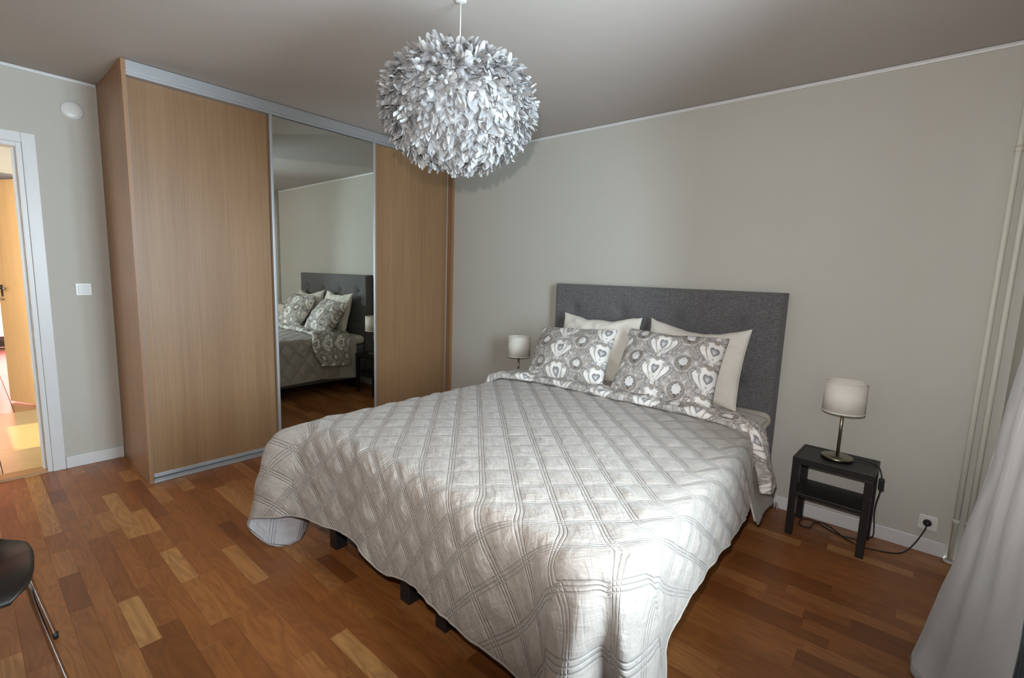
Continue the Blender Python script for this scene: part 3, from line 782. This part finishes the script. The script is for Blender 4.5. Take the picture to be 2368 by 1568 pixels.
# ---- duvet: folded band across the bed, hanging down both sides
def make_duvet():
    path = catmull([(1.900, 0.33), (1.905, 0.42), (1.922, 0.55), (1.972, 0.634), (2.10, 0.648), (2.45, 0.650), (2.80, 0.650), (3.15, 0.648), (3.40, 0.640),
                    (3.54, 0.630), (3.605, 0.598), (3.640, 0.53), (3.658, 0.45), (3.675, 0.36), (3.688, 0.285)], 40)
    Pp = np.array(path); seg = np.r_[0, np.cumsum(np.linalg.norm(np.diff(Pp, axis=0), axis=1))]
    ns = 520; S = np.linspace(0, seg[-1], ns)
    cx = np.interp(S, seg, Pp[:, 0]); cz = np.interp(S, seg, Pp[:, 1])
    tx_, tz_ = np.gradient(cx), np.gradient(cz); L = np.hypot(tx_, tz_); nx_, nz_ = -tz_/L, tx_/L
    # section: under layer forward, round the fold, top layer back
    sec = [(-0.22, 0.0)] + [(y, 0.0) for y in np.linspace(-0.30, -0.69, 24)]
    for a in np.linspace(-90, 90, 12)[1:-1]:
        sec.append((-0.69-0.021*math.cos(math.radians(a)), 0.021+0.021*math.sin(math.radians(a))))
    sec += [(y, 0.042*(0.45+0.55*min(1.0, (-0.22-y)/0.40))) for y in np.linspace(-0.69, -0.22, 70)]
    sec += [(-0.210, 0.010)]
    sec = np.array(sec); nv = len(sec)
    sN = S/seg[-1]
    fold = 0.020*vnoise(S*3.1, S*0, 71, 3) - 0.045*np.exp(-((sN-0.10)/0.06)**2) + 0.01
    fold = fold + np.interp(cx, [1.95, 2.27, 2.9, 3.34, 3.6, 3.75], [-0.055, 0.02, -0.01, 0.035, 0.02, -0.03])
    yback = np.interp(cx, [1.88, 1.95, 2.15, 3.20, 3.45, 3.62, 3.70], [-0.42, -0.36, -0.26, -0.27, -0.40, -0.46, -0.42])
    hdy = np.where(cx > 3.5, 0.16, 0.10)*np.clip(0.60-cz, 0, 1)
    G = np.zeros((ns, nv, 3)); UVs = np.zeros((ns, nv, 2))
    arc = np.r_[0, np.cumsum(np.linalg.norm(np.diff(sec, axis=0), axis=1))]
    for j in range(nv):
        yy, nn = sec[j]
        k = (-0.22-yy)/0.491
        y_ = yback + k*(-0.711 + fold - yback) + hdy
        n_ = nn*(1+0.35*vnoise(S*7, np.full(ns, yy*9), 72, 2)) + 0.006*vnoise(S*6, np.full(ns, yy*7), 73, 3)*(1 if nn > 0.01 else 0)
        n_ = n_ + (0.010*vnoise(S*13+yy*5, np.full(ns, yy*13), 74, 2)*np.clip(k*1.4, 0, 1) if nn > 0.02 else 0)
        x_ = cx + nx_*n_; z_ = cz + nz_*n_
        endlift = 0.06*np.clip((sN-0.93)/0.07, 0, 1)*(k-0.35)    # front corner hangs shorter
        endlift2 = 0.03*np.clip((0.06-sN)/0.06, 0, 1)*(k-0.5)
        G[:, j] = np.stack([x_, y_, z_+endlift+endlift2], 1); UVs[:, j] = np.stack([S, np.full(ns, arc[j])], 1)
    F = grid_faces(ns, nv); V = G.reshape(-1, 3)
    # close the seam between last and first section point and the two ends
    extra = []
    for i in range(ns-1): extra.append((i*nv+nv-1, (i+1)*nv+nv-1, (i+1)*nv, i*nv))
    Fl = [tuple(f) for f in F] + extra + [tuple(range(nv)), tuple(reversed(range((ns-1)*nv, ns*nv)))]
    o = mesh('duvet', V, Fl, 'print', None, True)
    bm = bmesh.new(); bm.from_mesh(o.data); bmesh.ops.recalc_face_normals(bm, faces=bm.faces); bm.to_mesh(o.data); bm.free()
    set_col(o.data, damask(UVs[..., 0].ravel()+0.05, UVs[..., 1].ravel()*1.0))
    return o
dv = make_duvet(); tag(dv, 'damask patterned duvet folded into a band across the bed below the pillows', 'duvet')

# ---- plain grey blanket hanging out below the duvet on both sides
def make_blanket():
    path = catmull([(1.935, 0.145), (1.935, 0.30), (1.942, 0.48), (1.972, 0.600), (2.06, 0.622), (2.8, 0.623), (3.54, 0.6215), (3.605, 0.575), (3.628, 0.48), (3.655, 0.30), (3.700, 0.125)], 30)
    Pp = np.array(path); seg = np.r_[0, np.cumsum(np.linalg.norm(np.diff(Pp, axis=0), axis=1))]
    ns = 200; S = np.linspace(0, seg[-1], ns); cx = np.interp(S, seg, Pp[:, 0]); cz = np.interp(S, seg, Pp[:, 1])
    tx_, tz_ = np.gradient(cx), np.gradient(cz); L = np.hypot(tx_, tz_); nx_, nz_ = -tz_/L, tx_/L
    Y = np.linspace(-0.74, -0.27, 40); G = np.zeros((ns, 40, 3))
    hang = np.clip((0.56-cz)/0.45, 0, 1)
    for j, yy in enumerate(Y):
        w = 0.010*np.sin((yy+0.76)*11+0.9)*hang + 0.006*vnoise(S*6, np.full(ns, yy*6), 81, 2)*hang
        curl = 0.010*hang
        G[:, j] = np.stack([cx+nx_*(w-curl), np.full(ns, yy)+0.06*hang*(yy+0.45), cz+nz_*(w-curl)+hang*(0.045*(1-(yy+0.74)/0.47)+0.05*math.exp(-((yy+0.74)/0.05)**2))], 1)
    o = mesh('blanket', G.reshape(-1, 3), grid_faces(ns, 40), 'blanket', None, True)
    md = o.modifiers.new('cloth_thickness', 'SOLIDIFY'); md.thickness = 0.006; md.offset = 0
    tg = mesh('care_tag', [(3.700, -0.285, 0.150), (3.706, -0.240, 0.128), (3.712, -0.225, 0.092), (3.712, -0.252, 0.088), (3.706, -0.262, 0.118), (3.702, -0.295, 0.132)],
              [(0, 1, 4, 5), (1, 2, 3, 4)], 'linen', o)
    md = tg.modifiers.new('tag_thickness', 'SOLIDIFY'); md.thickness = 0.0015
    return o
bl = make_blanket(); tag(bl, 'plain pale grey blanket hanging out below the patterned duvet', 'blanket')

# ================================================================== BEDSIDE TABLES AND LAMPS
def bedside_table(label):
    t = thing('bedside_table', label, 'table', (0, 0, 0), 'black bedside tables')
    w, d, h = 0.356, 0.285, 0.447; lw = 0.034
    box('table_top', (-w/2+0.004, -d/2+0.004, h-0.016), (w/2-0.004, d/2-0.004, h-0.003), 'black', t, 0.002)
    for lo, hi in [((-w/2, -d/2, h-0.036), (w/2, -d/2+0.014, h)), ((-w/2, d/2-0.014, h-0.036), (w/2, d/2, h)),
                   ((-w/2, -d/2+0.014, h-0.036), (-w/2+0.014, d/2-0.014, h)), ((w/2-0.014, -d/2+0.014, h-0.036), (w/2, d/2-0.014, h))]:
        box('apron', lo, hi, 'black', t, 0.002)
    box('shelf', (-w/2+0.012, -d/2+0.012, 0.225), (w/2-0.012, d/2-0.012, 0.245), 'black', t, 0.002)
    for sx in (-1, 1):
        for sy in (-1, 1):
            x0 = sx*(w/2-0.0005)-(lw if sx > 0 else 0); y0 = sy*(d/2-0.0005)-(lw if sy > 0 else 0)
            box('leg', (x0, y0, 0.0005), (x0+lw, y0+lw, h-0.036), 'black', t, 0.002)
    return t
bt = bedside_table('black bedside table with lower shelf, a lamp flex looped under it')
bt.location = (3.952, -0.180, 0); bt.rotation_euler = (0, 0, -0.045)
bt2 = copy_tree(bt, None, 'black bedside table between the bed and the wardrobe'); bt2.location = (1.700, -0.180, 0); bt2.rotation_euler = (0, 0, 0)

def table_lamp(label):
    t = thing('table_lamp', label, 'lamp', (0, 0, 0), 'small bedside lamps')
    lathe('lamp_base', [(0.0, 0.0005), (0.072, 0.0005), (0.074, 0.002), (0.074, 0.010), (0.071, 0.014), (0.012, 0.017), (0.0, 0.017)], 'nickel', t, 56)
    lathe('stem', [(0.0, 0.017), (0.0075, 0.017), (0.0075, 0.30), (0.0, 0.30)], 'nickel', t, 20)
    lathe('bulb_holder', [(0.0, 0.30), (0.017, 0.30), (0.017, 0.345), (0.0, 0.345)], 'plastic', t, 20)
    lathe('bulb', [(0.0, 0.345), (0.012, 0.345), (0.022, 0.37), (0.021, 0.39), (0.010, 0.405), (0.0, 0.408)], 'plastic', t, 20)
    r0, r1, z0, z1, w = 0.096, 0.0935, 0.262, 0.422, 0.0016
    sh = lathe('lamp_shade', [(r0, z0), (r1, z1), (r1-w, z1), (r0-w, z0)], 'shade', t, 72, closed=True)
    for z, r in ((z0, r0), (z1, r1)):
        lathe('rim', [(r+0.0012, z-0.003), (r+0.0012, z+0.003), (r-w-0.0008, z+0.003), (r-w-0.0008, z-0.003)], 'shade', sh, 72, closed=True)
    for k in range(3):
        a = 2*math.pi*k/3+0.4
        tube('spoke', [(0.016*math.cos(a), 0.016*math.sin(a), 0.335), (0.093*math.cos(a), 0.093*math.sin(a), 0.400)], 0.0016, 'nickel', sh, 6)
    return t
lmL = table_lamp('small white drum-shade lamp between the bed and the wardrobe'); lmL.location = (1.708, -0.190, 0.4475)
lmR = copy_tree(lmL, None, 'white drum-shade lamp on brushed base, on the table beside the wall socket'); lmR.location = (3.952, -0.170, 0.4475)
lb = np.array([3.952, -0.170, 0.4475])
cable = [(4.015, -0.140, 0.453), (4.07, -0.125, 0.452), (4.115, -0.150, 0.4515), (4.137, -0.185, 0.449), (4.150, -0.205, 0.415), (4.152, -0.21, 0.372), (4.153, -0.205, 0.345),
         (4.150, -0.17, 0.30), (4.143, -0.12, 0.24), (4.141, -0.09, 0.16), (4.148, -0.07, 0.08), (4.145, -0.075, 0.025), (4.10, -0.105, 0.006), (4.02, -0.13, 0.004), (3.95, -0.10, 0.004),
         (3.875, -0.045, 0.004), (3.825, -0.055, 0.004), (3.81, -0.13, 0.004), (3.835, -0.165, 0.004), (3.868, -0.150, 0.004), (3.875, -0.09, 0.006), (3.905, -0.055, 0.010), (3.965, -0.085, 0.010),
         (4.03, -0.15, 0.005), (4.10, -0.19, 0.004), (4.17, -0.175, 0.004), (4.24, -0.145, 0.004), (4.285, -0.095, 0.008), (4.318, -0.060, 0.05), (4.342, -0.046, 0.105), (4.353, -0.044, 0.142), (4.357, -0.036, 0.160)]
tube('power_cable', catmull(cable, 8), 0.0032, 'blackpl', lmR, 8, tuple(-lb))
box('cable_switch', Vector((4.141, -0.220, 0.345))-Vector(lb), Vector((4.165, -0.198, 0.405))-Vector(lb), 'blackpl', lmR, 0.006, 3)
pg = lathe('plug', [(0.0, 0.0), (0.017, 0.0), (0.018, 0.010), (0.013, 0.022), (0.008, 0.028), (0.0, 0.030)], 'blackpl', lmR, 20)
pg.rotation_euler = (math.radians(90), 0, 0); pg.location = Vector((4.358, -0.0135, 0.166))-Vector(lb)

# ---- wall fittings
so = thing('wall_socket', 'white square wall socket with a black plug, beside the heating pipes', 'socket', (4.362, 0, 0.163))
box('cover_plate', (-0.039, -0.010, -0.039), (0.039, 0.0, 0.039), 'plastic', so, 0.004)
o = lathe('socket_insert', [(0.0, 0.0), (0.019, 0.0), (0.021, 0.002), (0.023, 0.002), (0.023, 0.0), (0.0, -0.001)], 'plastic', so, 28)
o.rotation_euler = (math.radians(90), 0, 0); o.location = (0, -0.0105, 0)
sw_ = thing('light_switch', 'white square rocker light switch between door frame and wardrobe', 'switch', (0, -2.658, 1.187))
box('switch_frame', (0, -0.040, -0.040), (0.009, 0.040, 0.040), 'plastic', sw_, 0.003)
box('rocker', (0.009, -0.0275, -0.0275), (0.0125, 0.0275, 0.0275), 'white', sw_, 0.0025)
vn = thing('wall_vent', 'round white air valve high on the wall above the light switch', 'vent', (0, -2.641, 2.308))
o = lathe('valve_disc', [(0.0, 0.016), (0.030, 0.016), (0.050, 0.011), (0.0545, 0.006), (0.054, 0.004), (0.030, 0.004)], 'plastic', vn, 48); o.rotation_euler = (0, math.radians(90), 0)
o = lathe('valve_collar', [(0.046, 0.0), (0.057, 0.0), (0.057, 0.003), (0.046, 0.0035)], 'plastic', vn, 48); o.rotation_euler = (0, math.radians(90), 0)

# ---- heating pipes in the corner
for px_, r, lbl in ((4.462, 0.0125, 'painted heating pipe nearer the wall socket'), (4.508, 0.0125, 'painted heating pipe nearer the room corner')):
    t = thing('heating_pipe', lbl, 'pipe', (px_, -0.032, 0), 'heating pipes in the corner')
    tube('pipe', [(0, 0, 0.001), (0, 0, 1.0), (0, 0, 2.0), (0, 0, 2.499)], r, 'pipe', t, 16)
    lathe('floor_collar', [(r+0.001, 0.0005), (0.028, 0.0005), (0.027, 0.006), (0.018, 0.012), (r+0.001, 0.012)], 'pipe', t, 24)
    for z in (0.22, 2.02):
        lathe('pipe_clip', [(r+0.0004, z-0.012), (r+0.003, z-0.012), (r+0.003, z+0.012), (r+0.0004, z+0.012)], 'pipe', t, 20)
        box('clip_stud', (-0.004, 0.0135, z-0.004), (0.004, 0.032, z+0.004), 'pipe', t)

# ================================================================== PENDANT
pc = Vector((2.597, -1.747, 2.068))
pe = thing('pendant_lamp', 'large round pendant lamp covered in pale grey feathers', 'lamp', pc)
lathe('ceiling_canopy', [(0.0, 0.4315), (0.024, 0.4315), (0.024, 0.428), (0.018, 0.4255), (0.006, 0.425), (0.0, 0.425)], 'plastic', pe, 32)
tube('cord', [(0, 0, 0.20), (0, 0, 0.30), (0, 0, 0.426)], 0.003, 'plastic', pe, 10)
RA, RC = 0.288, 0.214
lathe('shade_core', [(max(0.0001, RA*math.cos(a)), RC*math.sin(a)) for a in np.linspace(-math.pi/2, math.pi/2, 25)], 'core', pe, 40)
lathe('inner_ring', [(0.07, 0.225), (0.075, 0.225), (0.075, 0.218), (0.07, 0.218)], 'plastic', pe, 32, closed=True)
def feathers():
    V, F, Tn = [], [], []; NS, NWd = 6, 4
    rows = 46
    prof = [0.25, 0.72, 0.95, 1.0, 1.0, 0.88, 0.50]
    for i in range(rows):
        lat = -math.pi/2 + math.pi*(i+0.5)/rows
        cnt = max(6, int(150*math.cos(lat)))
        top = max(0.0, (lat-0.75)/0.82)
        for k in range(cnt):
            la = lat + random.gauss(0, 0.02); lo = 2*math.pi*(k+0.5*(i % 2))/cnt + random.gauss(0, 0.03)
            n = np.array([math.cos(la)*math.cos(lo)/RA, math.cos(la)*math.sin(lo)/RA, math.sin(la)/RC]); n /= np.linalg.norm(n)
            p = np.array([RA*math.cos(la)*math.cos(lo), RA*math.cos(la)*math.sin(lo), RC*math.sin(la)])*0.985
            dn = np.array([math.sin(la)*math.cos(lo), math.sin(la)*math.sin(lo), -math.cos(la)]); dn -= n*np.dot(dn, n); dn /= np.linalg.norm(dn)
            sd = np.cross(n, dn); rr = random.gauss(0, 0.5)
            dn = dn*math.cos(rr) + sd*math.sin(rr); sd = np.cross(n, dn)
            L = random.uniform(0.052, 0.078)*(1-0.25*top); Wd = random.uniform(0.010, 0.0185)
            a0 = min(1.25, max(0.3, random.gauss(0.78, 0.22)))*(1-0.5*top); curl = random.gauss(0.7, 0.9)
            tw = random.gauss(0, 0.5); sdt = sd*math.cos(tw)+n*math.sin(tw)
            b = len(V); q = p.copy(); an = a0; tn = random.uniform(0.0, 1.0)
            for s in range(NS+1):
                f = s/NS; wv = Wd*prof[s]
                for w_ in range(NWd+1):
                    c = (w_/NWd-0.5)*2; cup = -0.005*c*c*f + random.gauss(0, 0.0007)
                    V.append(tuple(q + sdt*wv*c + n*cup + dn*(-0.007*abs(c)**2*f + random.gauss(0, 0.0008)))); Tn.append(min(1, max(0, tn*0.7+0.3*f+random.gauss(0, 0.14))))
                d = dn*math.cos(an)+n*math.sin(an); q = q + d*L/NS; an -= curl/NS
            for s in range(NS):
                for w_ in range(NWd):
                    i0 = b+s*(NWd+1)+w_; F.append((i0, i0+1, i0+NWd+2, i0+NWd+1))
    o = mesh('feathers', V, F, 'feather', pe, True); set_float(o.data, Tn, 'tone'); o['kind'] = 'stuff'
feathers()

# ================================================================== CURTAIN, RADIATOR
def make_curtain():
    nz, ny = 120, 150
    zs = [0.012, 0.10, 0.25, 0.45, 0.80, 1.16, 1.70, 2.44]
    far = np.array([(4.305, -1.02), (4.335, -0.955), (4.362, -0.965), (4.391, -0.985), (4.442, -0.915), (4.478, -0.87), (4.495, -0.84), (4.500, -0.80)])
    near = np.array([(4.450, -1.64), (4.455, -1.62), (4.458, -1.60), (4.460, -1.585), (4.464, -1.55), (4.47, -1.53), (4.485, -1.50), (4.500, -1.46)])
    Z = np.linspace(zs[0], zs[-1], nz); G = np.zeros((nz, ny, 3))
    for i, z in enumerate(Z):
        f = np.array([np.interp(z, zs, far[:, k]) for k in (0, 1)]); n_ = np.array([np.interp(z, zs, near[:, k]) for k in (0, 1)])
        s = np.linspace(0, 1, ny); p = f[None]*(1-s[:, None]) + n_[None]*s[:, None]
        amp = 0.0035+0.016*(z/2.44)**1.5
        wv = amp*np.sin(s*math.pi*2*3.2+0.4+0.5*math.sin(z*1.1))*np.clip(s*5, 0, 1)*np.clip((1-s)*6+0.3, 0, 1)
        if z < 0.4: wv = wv + 0.03*(0.4-z)*np.sin(s*16)*np.clip(s*8, 0.15, 1)
        wv = wv + 0.004*vnoise(s*7, np.full(ny, z*4), 91, 2)
        p[:, 0] -= wv
        G[i] = np.concatenate([p, np.full((ny, 1), z)], 1)
    o = mesh('curtain', G.reshape(-1, 3), grid_faces(nz, ny), 'curtain', None, True)
    md = o.modifiers.new('cloth_thickness', 'SOLIDIFY'); md.thickness = 0.002; md.offset = 0
    tube('side_hem', [G[i, 1] for i in range(0, nz, 4)], 0.0012, 'curtain', o, 6)
    tube('seam', [G[i, 62]-np.array([0.001, 0, 0]) for i in range(0, nz, 4)], 0.0007, 'curtain', o, 6)
    tube('bottom_hem', [G[1, j] for j in range(0, ny, 3)], 0.0025, 'curtain', o, 6)
    return o
cu = make_curtain(); tag(cu, 'pale grey floor-length curtain pulled aside beside the window', 'curtain')
rl = box('curtain_rail', (4.480, -3.6, 2.455), (4.520, -0.6, 2.499), 'white', bev=0.004); tag(rl, 'white curtain rail screwed to the ceiling above the window', 'curtain rail')
rd = thing('radiator', 'grey panel radiator with vertical grooves under the window', 'radiator', (4.50, -1.95, 0))
b0 = Vector((4.50, -1.95, 0))
box('panel', Vector((4.512, -2.45, 0.14))-b0, Vector((4.548, -1.22, 0.62))-b0, 'radiator', rd, 0.008)
for k in range(38):
    yk = -2.43+k*0.0318
    box('flute', Vector((4.503, yk, 0.16))-b0, Vector((4.514, yk+0.020, 0.60))-b0, 'radiator', rd, 0.006)
for yk in (-2.30, -1.42):
    box('bracket', Vector((4.548, yk, 0.3))-b0, Vector((4.559, yk+0.03, 0.56))-b0, 'radiator', rd)
for yk in (-2.30, -1.42):
    box('foot', Vector((4.515, yk, 0.0005))-b0, Vector((4.545, yk+0.03, 0.14))-b0, 'radiator', rd)

# ================================================================== CHAIR
ch = thing('shell_chair', 'dark stained moulded shell chair on bent chrome tube legs', 'chair', (2.12, -3.355, 0))
def chair():
    # local frame: x to the front (towards +x), y sideways; seat 0.44 high
    nu, nv = 70, 50
    prof = catmull([(0.235, 0.418), (0.205, 0.437), (0.12, 0.442), (0.0, 0.430), (-0.11, 0.428), (-0.18, 0.450), (-0.225, 0.52), (-0.25, 0.62), (-0.275, 0.74), (-0.295, 0.83)], 10)
    prof = np.array(prof); seg = np.r_[0, np.cumsum(np.linalg.norm(np.diff(prof, axis=0), axis=1))]; S = np.linspace(0, seg[-1], nu)
    px_ = np.interp(S, seg, prof[:, 0]); pz = np.interp(S, seg, prof[:, 1]); k = S/seg[-1]
    hw = np.interp(k, [0, 0.015, 0.05, 0.12, 0.28, 0.42, 0.52, 0.62, 0.80, 0.92, 0.97, 1.0], [0.165, 0.195, 0.220, 0.236, 0.246, 0.238, 0.160, 0.165, 0.195, 0.185, 0.160, 0.110])
    hw = np.convolve(np.pad(hw, 2, 'edge'), np.ones(5)/5, 'valid')
    G = np.zeros((nu, nv, 3)); v = np.linspace(-1, 1, nv)
    tx_, tz_ = np.gradient(px_), np.gradient(pz); L = np.hypot(tx_, tz_)
    for i in range(nu):
        cup = 0.018*np.clip(1-abs(k[i]-0.30)/0.3, 0, 1)*v**2 - 0.010*np.clip(1-k[i]/0.1, 0, 1)*v**2 + 0.03*np.clip((k[i]-0.6)/0.3, 0, 1)*v**2
        nx_, nz_ = tz_[i]/L[i], -tx_[i]/L[i]
        G[i, :, 0] = px_[i] + nx_*cup; G[i, :, 1] = hw[i]*v; G[i, :, 2] = pz[i] + nz_*cup*1.0
    o = mesh('seat_shell', G.reshape(-1, 3), grid_faces(nu, nv), 'shell', ch, True)
    md = o.modifiers.new('ply_thickness', 'SOLIDIFY'); md.thickness = 0.010; md.offset = 0
    for sx, zt in ((1, 0.412), (-1, 0.402)):
        for sy in (-1, 1):
            fx_ = 0.055 if sx > 0 else -0.175; ft = 0.11 if sx > 0 else -0.20
            P = catmull([(0.02*sx if sx > 0 else -0.06, 0.02*sy, zt-0.004), (fx_*0.7, 0.10*sy, zt-0.006), (fx_, 0.185*sy, zt-0.012), (fx_*1.08, 0.222*sy, zt-0.045), ((fx_*0.7+ft*0.3), 0.236*sy, zt-0.13), (ft, 0.285*sy, 0.012)], 10)
            l = tube('leg', P, 0.0085, 'chrome', ch, 12)
            lathe('foot_cap', [(0.0, 0.0005), (0.0105, 0.0005), (0.0105, 0.022), (0.0, 0.023)], 'blackpl', l, 16, (ft, 0.285*sy, 0.0))
    lathe('seat_bracket', [(0.0, 0.385), (0.07, 0.385), (0.075, 0.398), (0.07, 0.415), (0.0, 0.418)], 'blackpl', ch, 28, (0, 0, 0))
chair()
